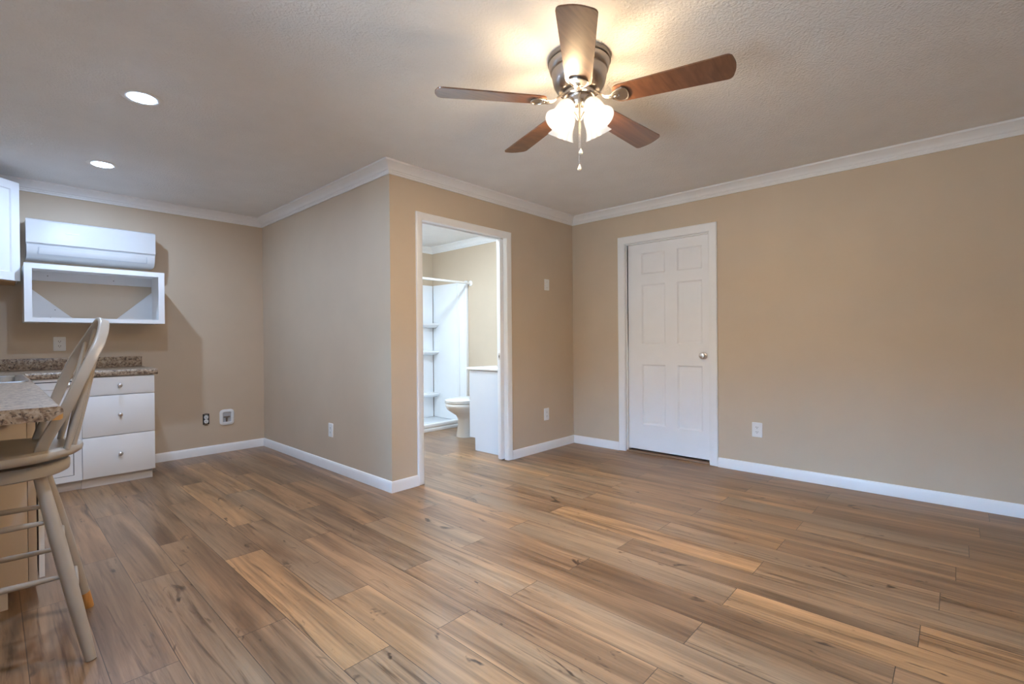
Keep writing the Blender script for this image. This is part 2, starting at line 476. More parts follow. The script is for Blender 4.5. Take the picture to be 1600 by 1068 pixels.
BASE = [(0.0, 0.0), (0.013, 0.0), (0.013, 0.064), (0.010, 0.072), (0.007, 0.080), (0.0, 0.084)]
sweep('baseboard_far', [(0.936, YL), (XM, YL), (XM, YN), (2.262, YN)], [(0, -1), (-1, 0), (0, -1)], 0, BASE, M['trim'])
sweep('baseboard_partition', [(0.936, YL), (XM, YL), (XM, YN), (2.262, YN)], [(0, -1), (-1, 0), (0, -1)], 1, BASE, M['trim'])
sweep('baseboard_bathroom_front', [(0.936, YL), (XM, YL), (XM, YN), (2.262, YN)], [(0, -1), (-1, 0), (0, -1)], 2, BASE, M['trim'])
sweep('baseboard_corner', [(3.336, YN), (XR, YN), (XR, 2.528)], [(0, -1), (-1, 0)], 0, BASE, M['trim'])
sweep('baseboard_right_far', [(3.336, YN), (XR, YN), (XR, 2.528)], [(0, -1), (-1, 0)], 1, BASE, M['trim'])
sweep('baseboard_right', [(XR, 1.546), (XR, YB), (XL, YB)], [(-1, 0), (0, 1)], 0, BASE, M['trim'])
sweep('baseboard_rear', [(XR, 1.546), (XR, YB), (XL, YB)], [(-1, 0), (0, 1)], 1, BASE, M['trim'])
sweep('baseboard_left', [(XL, YB + 0.013), (XL, 2.2)], [(1, 0)], 0, BASE, M['trim'])
sweep('baseboard_bathroom_right', [(XR, 4.75), (XR, by0)], [(-1, 0)], 0, BASE, M['trim'])

# ------------------------------------------------------------------ door_1: white six-panel door in the right wall
CASE_T = 0.016
w = MB(); w.box(XR + T + 0.9, XR + T + 1.0, 1.2, 2.9, 0, CH); w.box(XR + T, XR + T + 0.9, 1.2, 1.3, 0, CH); w.box(XR + T, XR + T + 0.9, 2.8, 2.9, 0, CH)
struct(w.build('wall_sky_block', M['wall']))  # unseen backing added to stop sky light leaking under the door
d1 = sempty('door_1', (XR, 2.036, 0))
OY0, OY1, OZ = 1.616, 2.456, 2.078
def casing_piece(name, parent, outer, inner, flat, d0, d1_, mat):
    pass
b = MB()
# mitred casing legs and head with an eased profile, drawn as one U-shaped frame
def casing_u(b, P, a0, a1, h, wdt, zbot=0.0):
    """P(a, z, d) -> world. a0/a1 inner edges, h inner height"""
    prof = [(0.0, 0.0), (0.0, 0.009), (0.006, 0.012), (wdt * 0.55, 0.0155), (wdt - 0.008, 0.017), (wdt, 0.013), (wdt, 0.0)]
    rings = []
    for (a, z, sa, sz) in ((a0, zbot, -1, 0), (a0, h, -1, 1), (a1, h, 1, 1), (a1, zbot, 1, 0)):
        rings.append([P(a + sa * o, z + sz * o, d) for o, d in prof])
    b.loft(rings, True, True)
casing_u(b, lambda a, z, d: (XR - d, a, z), OY0, OY1, OZ, 0.070, 0.004)
b.build('casing', M['trim'], d1, smooth=25)
b = MB()
b.box(XR - 0.001, XR + T, OY0 - 0.018 + 0.004, OY0 + 0.004, 0.004, OZ); b.box(XR - 0.001, XR + T, OY1 - 0.004, OY1 + 0.014, 0.004, OZ)
b.box(XR - 0.001, XR + T, OY0 + 0.004, OY1 - 0.004, OZ - 0.004, OZ + 0.014)
b.box(XR + 0.020, XR + 0.042, OY0 + 0.004, OY0 + 0.016, 0.004, OZ - 0.004, 0.002); b.box(XR + 0.020, XR + 0.042, OY1 - 0.016, OY1 - 0.004, 0.004, OZ - 0.004, 0.002)
b.box(XR + 0.020, XR + 0.042, OY0 + 0.016, OY1 - 0.016, OZ - 0.016, OZ - 0.004, 0.002)
b.build('jamb', M['trim'], d1)
SX = XR + 0.043
pan = []
for (y0, y1) in ((1.697, 1.931), (2.050, 2.293)):
    for (z0, z1) in ((0.283, 0.876), (1.075, 1.660), (1.762, 1.971)):
        pan.append((y0, y1, z0, z1))
b = MB()
b.panelled(lambda a, z, d: (SX + d, a, z), (OY0 + 0.007, OY1 - 0.007), (0.034, OZ - 0.008), pan,
           [(0.006, 0.006), (0.014, 0.010), (0.020, 0.010), (0.042, 0.003), (0.046, 0.003)], 0.034)
slab = b.build('door_slab', M['door'], d1, smooth=20)
KY, KZ = 1.682, 0.972
b = MB()
kmat = Matrix.Translation((SX, KY, KZ)) @ Matrix.Rotation(R(-90), 4, 'Y')
b.lathe([(0.0, 0.0), (0.031, 0.0), (0.031, 0.004), (0.027, 0.008), (0.014, 0.011), (0.012, 0.026), (0.018, 0.032), (0.0255, 0.042), (0.0270, 0.050), (0.0255, 0.058), (0.020, 0.062), (0.0, 0.063)], 28, kmat)
k = b.build('door_knob', M['chrome'], d1); k['label'] = 'satin nickel round door knob'
MB().box(XR + 0.012, XR + T, OY0 + 0.004, OY1 - 0.004, 0.0, 0.014, 0.003).build('threshold', M['threshold'], d1)

# ------------------------------------------------------------------ door_2: bathroom doorway with a pocket door slid into the wall
d2 = sempty('door_2', ((DX0 + DX1) / 2, YN, 0))
AX0, AX1, AZ = 2.312, 3.272, 2.076
b = MB()
casing_u(b, lambda a, z, d: (a, YN - d, z), AX0 - 0.003, AX1 + 0.003, AZ, 0.058, 0.004)
b.build('casing', M['trim'], d2, smooth=25)
b = MB()
casing_u(b, lambda a, z, d: (a, YN + T + d, z), AX0 - 0.003, AX1 + 0.003, AZ, 0.058, 0.004)
b.build('rear_casing', M['trim'], d2, smooth=25)
b = MB()
b.box(DX0, AX0, YN - 0.001, YN + T + 0.001, 0.004, AZ)
b.box(AX1, DX1, YN - 0.001, YN + 0.036, 0.004, AZ); b.box(AX1, DX1, YN + 0.082, YN + T + 0.001, 0.004, AZ)
b.box(DX0, DX1, YN - 0.001, YN + 0.036, AZ, DH); b.box(DX0, DX1, YN + 0.082, YN + T + 0.001, AZ, DH)
b.box(DX0, DX1, YN + 0.036, YN + 0.082, AZ + 0.016, DH)
b.build('jamb', M['trim'], d2)
b = MB().box(3.232, 4.13, YN + 0.041, YN + 0.077, 0.012, AZ - 0.004, 0.002)
pk = b.build('pocket_door', M['door'], d2)
b = MB()
b.box(3.2305, 3.234, YN + 0.050, YN + 0.068, 0.945, 1.005, 0.001)
lt = b.build('edge_latch', M['chrome'], pk)
MB().box(3.2295, 3.2325, YN + 0.0545, YN + 0.0635, 0.962, 0.985).build('latch_slot', M['slot'], lt)
# ------------------------------------------------------------------ recessed ceiling lights
def recessed(x, y, label):
    t = thing('recessed_light', label, 'ceiling light', (x, y, CH), 'recessed lights over the kitchen')
    b = MB()
    b.lathe([(0.062, -0.003), (0.066, -0.0045), (0.074, -0.0048), (0.088, -0.0036), (0.094, -0.0015), (0.094, 0.0), (0.062, 0.0)], 48, Matrix.Translation((x, y, CH)))
    b.build('trim_ring', M['plastic'], t)
    b = MB()
    b.lathe([(0.0, -0.012), (0.03, -0.0115), (0.052, -0.009), (0.062, -0.005), (0.064, -0.002)], 48, Matrix.Translation((x, y, CH)), cap=False)
    b.build('lens', M['lens'], t)
    b = MB()
    b.lathe([(0.0, -0.0128), (0.010, -0.0127), (0.018, -0.0126), (0.0182, -0.0122)], 32, Matrix.Translation((x, y, CH)), cap=False)
    b.build('led_core', M['led'], t)
recessed(0.570, 3.230, 'round recessed ceiling light nearer the fan, larger of the two in the photo')
recessed(0.570, 1.815, 'round recessed ceiling light added unseen to the row for more cool light')  # out-of-view light, added to bring cool light into the room
recessed(0.577, 4.645, 'round recessed ceiling light farther back, above the air conditioner')

# ------------------------------------------------------------------ ceiling fan
FX, FY = 1.900, 1.310
fan = thing('ceiling_fan', 'brushed nickel ceiling fan with five walnut blades and four lit glass shades', 'ceiling fan', (FX, FY, CH))
FM = Matrix.Translation((FX, FY, 0))
b = MB()
b.lathe([(0.0, CH), (0.146, CH), (0.148, CH - 0.010), (0.147, CH - 0.020), (0.141, CH - 0.023), (0.1415, CH - 0.026), (0.1435, CH - 0.028), (0.142, CH - 0.040),
         (0.136, CH - 0.062), (0.1325, CH - 0.066), (0.1305, CH - 0.068), (0.1305, CH - 0.072), (0.129, CH - 0.078), (0.126, CH - 0.100), (0.119, CH - 0.125), (0.107, CH - 0.146),
         (0.094, CH - 0.158), (0.0, CH - 0.160)], 64, FM)
b.build('motor_housing', M['nickel'], fan)
b = MB()
for r, z in ((0.1485, CH - 0.021), (0.1438, CH - 0.027), (0.1330, CH - 0.067)):
    b.lathe([(r - 0.006, z + 0.0015), (r - 0.001, z + 0.0015), (r - 0.001, z - 0.0015), (r - 0.006, z - 0.0015)], 64, FM)
gr = b.build('accent_ring', M['nickel_dark'], fan); gr['kind'] = 'stuff'
b = MB()
b.lathe([(0.0, 2.293), (0.074, 2.293), (0.078, 2.288), (0.078, 2.272), (0.072, 2.266), (0.0, 2.266)], 48, FM)
b.build('rotor_hub', M['nickel'], fan)
b = MB()
b.lathe([(0.0, 2.268), (0.063, 2.268), (0.064, 2.262), (0.061, 2.256), (0.062, 2.248), (0.060, 2.228), (0.050, 2.214), (0.034, 2.206), (0.030, 2.196), (0.018, 2.182), (0.012, 2.168), (0.008, 2.164), (0.0, 2.163)], 48, FM)
b.build('switch_housing', M['nickel'], fan)

BLADE_Z, PITCH = 2.247, R(-11)
def blade(az):
    m = FM @ Matrix.Translation((0, 0, BLADE_Z)) @ Matrix.Rotation(R(az), 4, 'Z') @ Matrix.Rotation(PITCH, 4, 'X')
    r0, r1 = 0.165, 0.674
    outl = []
    w0, w1 = 0.058, 0.074
    # outline: root rounded, sides flaring, tip with rounded corners
    for a in range(0, 91, 15):
        outl.append((r0 + 0.035 - 0.035 * math.cos(R(a)) * 1.0, -(w0 - 0.030) - 0.030 * math.sin(R(a))))
    for a in range(-90, -14, 15):
        outl.append((r1 - 0.036 + 0.026 * math.cos(R(a)), -(w1 - 0.026) + 0.026 * math.sin(R(a))))
    for q in (0.85, 0.6, 0.3, 0.0):
        outl.append((r1 - 0.0095 * q * q, -(w1 - 0.026) * q))
    full = outl + [(x, -y) for x, y in outl[::-1]]
    pts = []
    for q in full:
        if not pts or (abs(q[0] - pts[-1][0]) + abs(q[1] - pts[-1][1])) > 1e-5: pts.append(q)
    b = MB()
    b.prism(pts, lambda x, y: m @ Vector((x, y, -0.003)), lambda x, y: m @ Vector((x, y, 0.003)))
    o = b.build('blade', M['blade'], fan, smooth=30)
    # iron: arm from the hub that dips, then a spade plate under the blade root
    mz = FM @ Matrix.Rotation(R(az), 4, 'Z')
    b = MB()
    arm = [(0.066, 0, 2.280), (0.085, 0, 2.277), (0.105, 0, 2.262), (0.125, 0, 2.243), (0.150, 0, 2.237), (0.175, 0, 2.239), (0.19, 0, 2.241)]
    def sect(t):
        ww = 0.022 - 0.009 * math.sin(math.pi * min(1, t * 1.3))
        return [(0.004 * math.cos(a), ww * math.sin(a)) for a in [2 * math.pi * k / 12 for k in range(12)]]
    b.tube([mz @ Vector(p) for p in arm], 0, sect=sect, upv=(0, 0, 1))
    spade = [(0.150, 0.0), (0.158, 0.016), (0.172, 0.029), (0.192, 0.040), (0.210, 0.042), (0.222, 0.034), (0.229, 0.018), (0.231, 0.0)]
    spade = [(x, -y) for x, y in spade] + [(x, y) for x, y in spade[::-1][1:-1]]
    b.prism(spade[::-1], lambda x, y: m @ Vector((x, y, -0.0085)), lambda x, y: m @ Vector((x, y, -0.0031)))
    rim = [m @ Vector((x, y, -0.0090)) for x, y in spade]
    b.tube(rim + [rim[0]], 0.0032, 8)
    b.lathe([(0.0, 0.0), (0.010, 0.0), (0.010, 0.004), (0.006, 0.007), (0.0, 0.008)], 14, m @ Matrix.Translation((0.176, 0, -0.008)) @ Matrix.Rotation(R(180), 4, 'X'))
    b.build('blade_iron', M['nickel'], o)
for k in range(5):
    blade(-146 + 72 * k)

def shade(az):
    a = R(az)
    tilt = R(32)
    neck = Vector((FX + 0.066 * math.cos(a), FY + 0.066 * math.sin(a), 2.226))
    m = Matrix.Translation(neck) @ Matrix.Rotation(a, 4, 'Z') @ Matrix.Rotation(-tilt, 4, 'Y') @ Matrix.Rotation(R(180), 4, 'X')
    # local +Z now runs from the neck down and outwards
    outer = [(0.024, 0.0), (0.030, 0.006), (0.037, 0.018), (0.042, 0.034), (0.0445, 0.054), (0.046, 0.072), (0.050, 0.090), (0.057, 0.106), (0.066, 0.119), (0.0672, 0.1215)]
    inner = [(r - 0.0028, z + 0.0005) for r, z in outer[::-1]]
    b = MB()
    b.lathe(outer + inner, 40, m)
    s = b.build('lamp_shade', M['shade'], fan, smooth=50)
    b = MB()
    b.lathe([(0.0, 0.012), (0.011, 0.012), (0.012, 0.032), (0.020, 0.052), (0.0245, 0.068), (0.022, 0.084), (0.012, 0.095), (0.0, 0.098)], 20, m)
    b.build('bulb', M['bulb'], s)
    b = MB()
    b.lathe([(0.0, -0.024), (0.016, -0.024), (0.021, -0.018), (0.027, -0.004), (0.028, 0.006), (0.025, 0.009), (0.0, 0.009)], 24, m)
    b.tube([(FX + 0.030 * math.cos(a), FY + 0.030 * math.sin(a), 2.226), (FX + 0.045 * math.cos(a), FY + 0.045 * math.sin(a), 2.238), m @ Vector((0, 0, -0.020))], 0.008, 10)
    b.build('lamp_holder', M['nickel'], s)
for az in (169.6, 259.6, 349.6, 79.6):
    shade(az)

def pull(dx, dy, zb, name):
    x, y = FX - 0.0565 + dx, FY - 0.039 + dy
    b = MB()
    b.tube([(x + 0.006, y + 0.004, 2.262), (x - 0.003, y - 0.002, 2.258), (x - 0.004, y - 0.003, 2.245), (x - 0.004, y - 0.003, zb + 0.028)], 0.0019, 8)
    z = zb + 0.030
    o = b.build(name, M['nickel'], fan)
    b = MB()
    b.lathe([(0.0, 0.030), (0.0025, 0.029), (0.004, 0.023), (0.0085, 0.013), (0.0095, 0.008), (0.006, 0.002), (0.0, 0.0)], 8, Matrix.Translation((x - 0.004, y - 0.003, zb)))
    b.build('crystal', M['crystal'], o, smooth=0)
pull(0.003, -0.0035, 1.972, 'pull_chain')
pull(-0.001, 0.001, 1.898, 'pull_chain')

# ------------------------------------------------------------------ mini-split air conditioner
AX, AXR, AF = 0.197, 1.026, 5.332
ac = thing('air_conditioner', 'white wall mounted split air conditioner above the open shelf box', 'air conditioner', ((AX + AXR) / 2, YL, 1.81))
b = MB()
prof = [(YL, 2.122), (5.375, 2.122), (5.352, 2.112), (5.352, 1.914), (5.336, 1.912), (5.337, 1.880), (5.346, 1.850), (5.366, 1.826), (5.398, 1.812), (YL, 1.806)]
b.prism(prof, lambda y, z: (AX + 0.004, y, z), lambda y, z: (AXR - 0.004, y, z))
b.build('body', M['ac'], ac, smooth=40)
b = MB()
b.prism([(5.352, 2.114), (5.342, 2.112), (5.334, 2.100), (5.331, 1.99), (5.331, 1.930), (5.334, 1.924), (5.352, 1.924)], lambda y, z: (AX, y, z), lambda y, z: (AXR, y, z))
fp = b.build('front_panel', M['ac'], ac, smooth=25)
MB().box(0.428, 0.512, 5.3295, 5.332, 2.020, 2.027, 0.0008).build('badge', M['plastic'], fp)
b = MB()
b.prism([(5.3375, 1.893), (5.331, 1.893), (5.332, 1.875), (5.338, 1.856), (5.346, 1.843), (5.352, 1.846)], lambda y, z: (0.270, y, z), lambda y, z: (0.958, y, z))
lv = b.build('louver', M['ac'], ac, smooth=40)
b = MB()
b.prism([(5.337, 1.8965), (5.334, 1.8965), (5.334, 1.893), (5.337, 1.893)], lambda y, z: (0.266, y, z), lambda y, z: (0.962, y, z))
b.prism([(5.348, 1.843), (5.343, 1.844), (5.347, 1.838), (5.352, 1.838)], lambda y, z: (0.266, y, z), lambda y, z: (0.962, y, z))
b.box(0.265, 0.269, 5.333, 5.345, 1.842, 1.895); b.box(0.959, 0.963, 5.333, 5.345, 1.842, 1.895)
b.build('vent_gap', M['ac_grey'], lv)
MB().box(AX + 0.002, AXR - 0.002, 5.341, 5.352, 1.9135, 1.924).build('seam_strip', M['ac_grey'], ac)

# ------------------------------------------------------------------ open shelf box under the air conditioner
SX0, SX1, SY, SZ0, SZ1 = 0.177, 1.050, 5.140, 1.296, 1.742
sh = thing('wall_shelf', 'white open framed shelf box on the kitchen wall under the air conditioner', 'shelf', ((SX0 + SX1) / 2, YL, SZ0))
b = MB()
fr_t, fr_b, fr_s = 0.040, 0.034, 0.043
def ring_frame(b, x0, x1, z0, z1, l, r_, bt, tp, y0, y1):
    o = [(x0, z0), (x1, z0), (x1, z1), (x0, z1)]; i = [(x0 + l, z0 + bt), (x1 - r_, z0 + bt), (x1 - r_, z1 - tp), (x0 + l, z1 - tp)]
    for k in range(4):
        j = (k + 1) % 4
        poly = [o[k], o[j], i[j], i[k]]
        b.prism(poly, lambda x, z: (x, y0, z), lambda x, z: (x, y1, z))
ring_frame(b, SX0, SX1, SZ0, SZ1, fr_s, fr_s, fr_b, fr_t, SY, SY + 0.018)
b.build('face_frame', M['cab'], sh)
for nm, c in (('top_board', (SX0 + 0.002, SX1 - 0.002, SY + 0.018, YL, SZ1 - 0.018, SZ1 - 0.002)), ('bottom_board', (SX0 + 0.002, SX1 - 0.002, SY + 0.018, YL, SZ0 + 0.002, SZ0 + 0.018)),
              ('side_board', (SX0 + 0.002, SX0 + 0.018, SY + 0.018, YL, SZ0 + 0.018, SZ1 - 0.018)), ('side_board', (SX1 - 0.018, SX1 - 0.002, SY + 0.018, YL, SZ0 + 0.018, SZ1 - 0.018))):
    MB().box(*c).build(nm, M['cab'], sh)
rail = MB().box(SX0 + 0.018, SX1 - 0.018, YL - 0.018, YL - 0.0005, 1.648, SZ1 - 0.018).build('hanging_rail', M['cab'], sh)
for gx in (((0.195, 1.612), (0.195, 1.314), (0.512, 1.314))), (((1.032, 1.596), (1.032, 1.314), (0.742, 1.314))):
    b = MB(); b.prism(list(gx), lambda x, z: (x, YL - 0.018, z), lambda x, z: (x, YL - 0.0005, z))
    b.build('corner_gusset', M['cab'], sh)
for (x, z) in ((0.330, 1.690), (0.755, 1.683), (0.372, 1.410), (0.345, 1.345)):
    b = MB(); b.lathe([(0.0, 0.0), (0.004, 0.0), (0.004, 0.002), (0.0, 0.003)], 10, Matrix.Translation((x, YL - 0.018, z)) @ Matrix.Rotation(R(90), 4, 'X'))
    b.build('screw', M['nickel_dark'], sh)

# ------------------------------------------------------------------ diagonal corner wall cabinet
cw = thing('wall_cabinet', 'white corner wall cabinet with shaker door at the left edge', 'cabinet', (-0.16, 5.25, 1.60))
b = MB()
b.prism([(XL, YL), (XL, 4.945), (-0.150, 4.945), (0.150, 5.245), (0.150, YL)], lambda x, y: (x, y, 1.612), lambda x, y: (x, y, 2.350))
b.build('body', M['cab'], cw)
b = MB()
b.prism([(XL + 0.01, YL - 0.005), (XL + 0.01, 4.955), (-0.154, 4.955), (0.138, 5.247), (0.138, YL - 0.005)], lambda x, y: (x, y, 1.595), lambda x, y: (x, y, 1.612))
b.build('bottom_panel', M['underwood'], cw)['label'] = 'raw wood underside'
e1 = Vector((math.sqrt(.5), math.sqrt(.5), 0)); en = Vector((math.sqrt(.5), -math.sqrt(.5), 0))
o0 = Vector((-0.150, 4.945, 0)) + en * 0.019
LD = 0.4243
b = MB()
b.panelled(lambda a, z, d: o0 + e1 * a - en * d + Vector((0, 0, z)), (0.008, LD - 0.003), (1.604, 2.346), [(0.068, LD - 0.066, 1.666, 2.286)], [(0.002, 0.003), (0.006, 0.009)], 0.0185)
b.build('door', M['cab'], cw, smooth=20)

# ------------------------------------------------------------------ base cabinets along the far wall
def knob(x, y, z, parent, axis='-y', r=0.0155):
    rotm = Matrix.Rotation(R(90), 4, 'X') if axis == '-y' else Matrix.Rotation(R(90), 4, 'Y')
    b = MB()
    b.lathe([(0.0, -0.001), (0.008, -0.001), (0.007, 0.004), (0.005, 0.010), (0.006, 0.014), (r, 0.018), (r + 0.001, 0.022), (r - 0.001, 0.026), (r * 0.6, 0.029), (0.0, 0.030)], 20, Matrix.Translation((x, y, z)) @ rotm)
    return b.build('knob', M['chrome'], parent)

FY0 = 4.948
dc = thing('drawer_cabinet', 'white base cabinet with three slab drawers at the right end of the counter', 'cabinet', (0.704, 5.26, 0))
MB().box(0.474, 0.934, FY0 + 0.020, YL - 0.001, 0.078, 0.866).build('body', M['cab'], dc)
MB().box(0.474, 0.922, FY0 + 0.048, YL - 0.02, 0.0, 0.078).build('toe_board', M['toe'], dc)
for z0, z1, kz in ((0.719, 0.860, 0.790), (0.399, 0.713, 0.557), (0.080, 0.393, 0.243)):
    d = MB().box(0.476, 0.933, FY0, FY0 + 0.0195, z0, z1, 0.0015).build('drawer', M['cab'], dc)
    knob(0.705, FY0, kz, d)
cb = thing('base_cabinet', 'white base cabinet with inset shaker door between drawer stack and stool side counter', 'cabinet', (0.31, 5.26, 0))
FB = FY0 + 0.004
MB().box(0.176, 0.473, FB + 0.022, YL - 0.001, 0.078, 0.866).build('body', M['cab'], cb)
MB().box(0.176, 0.473, FY0 + 0.060, YL - 0.02, 0.0, 0.078).build('toe_board', M['toe'], cb)
b = MB(); ring_frame(b, 0.176, 0.473, 0.078, 0.866, 0.006, 0.045, 0.045, 0.022, FB, FB + 0.021)
b.build('face_frame', M['cab'], cb)
b = MB(); ring_frame(b, 0.183, 0.4275, 0.1235, 0.8435, 0.010, 0.010, 0.010, 0.012, FB + 0.005, FB + 0.0205)
b.build('door_gap_shade', M['gapdark'], cb)  # black ring paints in the shade of the gap round the door
b = MB()
b.panelled(lambda a, z, d: (a, FB + 0.001 + d, z), (0.186, 0.4235), (0.1265, 0.8370), [(0.230, 0.380, 0.176, 0.786)], [(0.002, 0.003), (0.005, 0.007)], 0.018)
d = b.build('door', M['cab'], cb, smooth=20)
knob(0.402, FB + 0.001, 0.812, d)

# ------------------------------------------------------------------ left run: cabinet, counter, sink
pc = thing('counter_cabinet', 'almond sided base cabinet under the counter beside the stool', 'cabinet', (-0.17, 3.95, 0))
b = MB()
b.box(XL + 0.001, 0.104, 2.962, YL - 0.62, 0.100, 0.700); b.box(XL + 0.001, 0.104, 2.962, 3.80, 0.700, 0.866); b.box(XL + 0.001, 0.104, 4.75, YL - 0.62, 0.700, 0.866)
b.build('body', M['cab'], pc)
MB().box(XL + 0.001, 0.103, 2.945, 2.962, 0.100, 0.866, 0.001).build('end_panel', M['cab_end'], pc)
MB().box(0.1045, 0.131, 2.945, YL - 0.62, 0.100, 0.866, 0.001).build('face_frame', M['cab_end'], pc)
MB().box(XL + 0.001, 0.042, 2.972, YL - 0.62, 0.0, 0.100).build('toe_board', M['toe'], pc)
for k in range(4):
    y0 = 2.950 + k * 0.495
    b = MB()
    b.panelled(lambda a, z, d: (0.155 - d, a, z), (y0, y0 + 0.488), (0.108, 0.855), [(y0 + 0.06, y0 + 0.428, 0.168, 0.795)], [(0.002, 0.003), (0.005, 0.008)], 0.018)
    d = b.build('door', M['cab'], pc, smooth=20)
    knob(0.155, y0 + (0.44 if k % 2 == 0 else 0.045), 0.80, d, '+x')

CT0, CT1 = 0.868, 0.915
PX, FCY, CXR, PY = 0.170, 4.930, 0.955, 2.262
ct = thing('countertop', 'brown speckled granite pattern laminate countertop turning the kitchen corner', 'countertop', (-0.1, 4.2, CT0))
# bullnose profile run along the inner L edge
nose = [(0.0, CT0)] + [(0.0 + 0.022 * math.sin(R(a)) - 0.0, CT1 - 0.022 + 0.022 * math.cos(R(a)) * 1.0 - 0.0) for a in ()]
def nose_pts():
    r = 0.016
    pts = [(-0.03, CT1)]
    for a in range(90, -1, -15):
        pts.append((-r + r * math.cos(R(a)), CT1 - r + r * math.sin(R(a))))
    for a in range(0, -91, -15):
        pts.append((-0.010 + 0.010 * math.cos(R(a)), CT0 + 0.010 + 0.010 * math.sin(R(a))))
    pts.append((-0.03, CT0))
    return pts
b = MB()
b.box(XL + 0.001, PX - 0.03, PY, YL - 0.001, CT0, CT1)
wt = b.build('worktop', M['granite'], ct, smooth=30)
cutter = MB().box(-0.345, 0.128, 3.875, 4.675, 0.80, 1.0).build('sink_cutter', M['granite'])
md = wt.modifiers.new('hole', 'BOOLEAN'); md.object = cutter; md.operation = 'DIFFERENCE'; md.solver = 'EXACT'
dg = bpy.context.evaluated_depsgraph_get()
nm_ = bpy.data.meshes.new_from_object(wt.evaluated_get(dg))
wt.modifiers.clear(); wt.data = nm_; nm_.name = 'worktop'
bpy.data.objects.remove(cutter, do_unlink=True)
# add the bullnose and the far-wall piece to the same worktop mesh
bmw = bmesh.new(); bmw.from_mesh(wt.data)
bw = MB(); bw.bm.free(); bw.bm = bmw
wo = wpos(wt)
bw.loft([[Vector((PX + d, y, z)) - wo for d, z in nose_pts()] for y in (PY, FCY + 0.0)], True)
bw.loft([[Vector((x, FCY - d, z)) - wo for d, z in nose_pts()] for x in (PX - 0.0, CXR)], True)
def addbox(x0, x1, y0, y1, z0, z1):
    bw.box(x0 - wo.x, x1 - wo.x, y0 - wo.y, y1 - wo.y, z0 - wo.z, z1 - wo.z)
addbox(PX - 0.03, CXR, FCY + 0.03, YL - 0.001, CT0, CT1)
addbox(PX - 0.03, PX, FCY, FCY + 0.03, CT0, CT1)
bmesh.ops.recalc_face_normals(bmw, faces=bmw.faces)
bmw.to_mesh(wt.data); bmw.free()
for p in wt.data.polygons: p.use_smooth = True
wt.data.set_sharp_from_angle(angle=R(30))
b = MB(); b.box(XL + 0.002, 0.952, YL - 0.021, YL - 0.0005, CT1, 1.008, 0.003)
b.build('backsplash', M['granite'], ct)
b = MB(); b.box(XL + 0.0005, XL + 0.021, PY, YL - 0.022, CT1, 1.008, 0.003)
b.build('backsplash', M['granite'], ct)
# laminate strip glued on the near end; its corner is broken off, showing the core
b = MB()
ep = [(XL + 0.002, CT0), (PX - 0.030, CT0), (PX - 0.021, CT0 + 0.012), (PX - 0.012, CT0 + 0.020), (PX - 0.001, CT0 + 0.025), (PX, CT1 - 0.018), (PX - 0.005, CT1 - 0.006), (PX - 0.016, CT1), (XL + 0.002, CT1)]
b.prism(ep, lambda x, z: (x, PY - 0.0018, z), lambda x, z: (x, PY - 0.0001, z))
b.build('end_strip', M['granite'], ct)
b = MB()
cp = [(PX - 0.029, CT0 + 0.0005), (PX - 0.009, CT0 + 0.0005), (PX - 0.002, CT0 + 0.006), (PX - 0.0015, CT0 + 0.022), (PX - 0.012, CT0 + 0.0165), (PX - 0.020, CT0 + 0.010)]
b.prism(cp, lambda x, z: (x, PY - 0.0012, z), lambda x, z: (x, PY - 0.0001, z))
b.build('exposed_core', M['barewood'], ct)['label'] = 'bare orange wood at the broken corner'

sk = thing('kitchen_sink', 'stainless steel sink set into the counter left of the stool back', 'sink', (-0.11, 4.275, CT1))
b = MB()
def rect_ring(x0, x1, y0, y1, r, z):
    return [(px_, py_, z) for px_, py_ in rounded(x1 - x0, y1 - y0, r, 5, (x0 + x1) / 2, (y0 + y1) / 2)]
b.loft([rect_ring(-0.372, 0.150, 3.850, 4.700, 0.045, CT1 + 0.0005), rect_ring(-0.370, 0.148, 3.852, 4.698, 0.045, CT1 + 0.005), rect_ring(-0.360, 0.138, 3.862, 4.688, 0.045, CT1 + 0.007),
        rect_ring(-0.335, 0.113, 3.890, 4.660, 0.045, CT1 + 0.004), rect_ring(-0.333, 0.111, 3.893, 4.657, 0.045, CT1 - 0.004)], cap=False)
b.build('rim', M['steel'], sk)
b = MB()
b.loft([rect_ring(-0.333, 0.111, 3.893, 4.657, 0.045, CT1 - 0.004), rect_ring(-0.325, 0.103, 3.90, 4.65, 0.05, CT1 - 0.09), rect_ring(-0.30, 0.078, 3.93, 4.62, 0.05, CT1 - 0.17), rect_ring(-0.12, -0.10, 4.26, 4.28, 0.004, CT1 - 0.175)], cap=False)
b.build('basin', M['steel'], sk)

# ------------------------------------------------------------------ bar stool
SCX, SCY = 0.005, 2.542
st = thing('bar_stool', 'taupe painted swivel bar stool with bow back under the counter end', 'stool', (0.0275, 2.533, 0))
ZS0, ZS1 = 0.716, 0.750
b = MB()
prof = [(0.0, ZS1 - 0.010), (0.08, ZS1 - 0.009), (0.150, ZS1 - 0.004), (0.195, ZS1), (0.228, ZS1), (0.238, ZS1 - 0.004), (0.242, ZS1 - 0.014), (0.239, ZS1 - 0.026), (0.228, ZS0), (0.0, ZS0)]
b.lathe(prof, 64, Matrix.Translation((SCX, SCY, 0)))
b.build('seat', M['stool'], st, smooth=40)
b = MB()
b.lathe([(0.0, 0.700), (0.085, 0.700), (0.085, 0.716), (0.0, 0.716)], 24, Matrix.Translation((0.0275, 2.533, 0)))
b.build('swivel', M['nickel_dark'], st)
th = R(-5.3)
SB = Matrix.Translation((0.0275, 2.533, 0)) @ Matrix.Rotation(th, 4, 'Z')
b = MB()
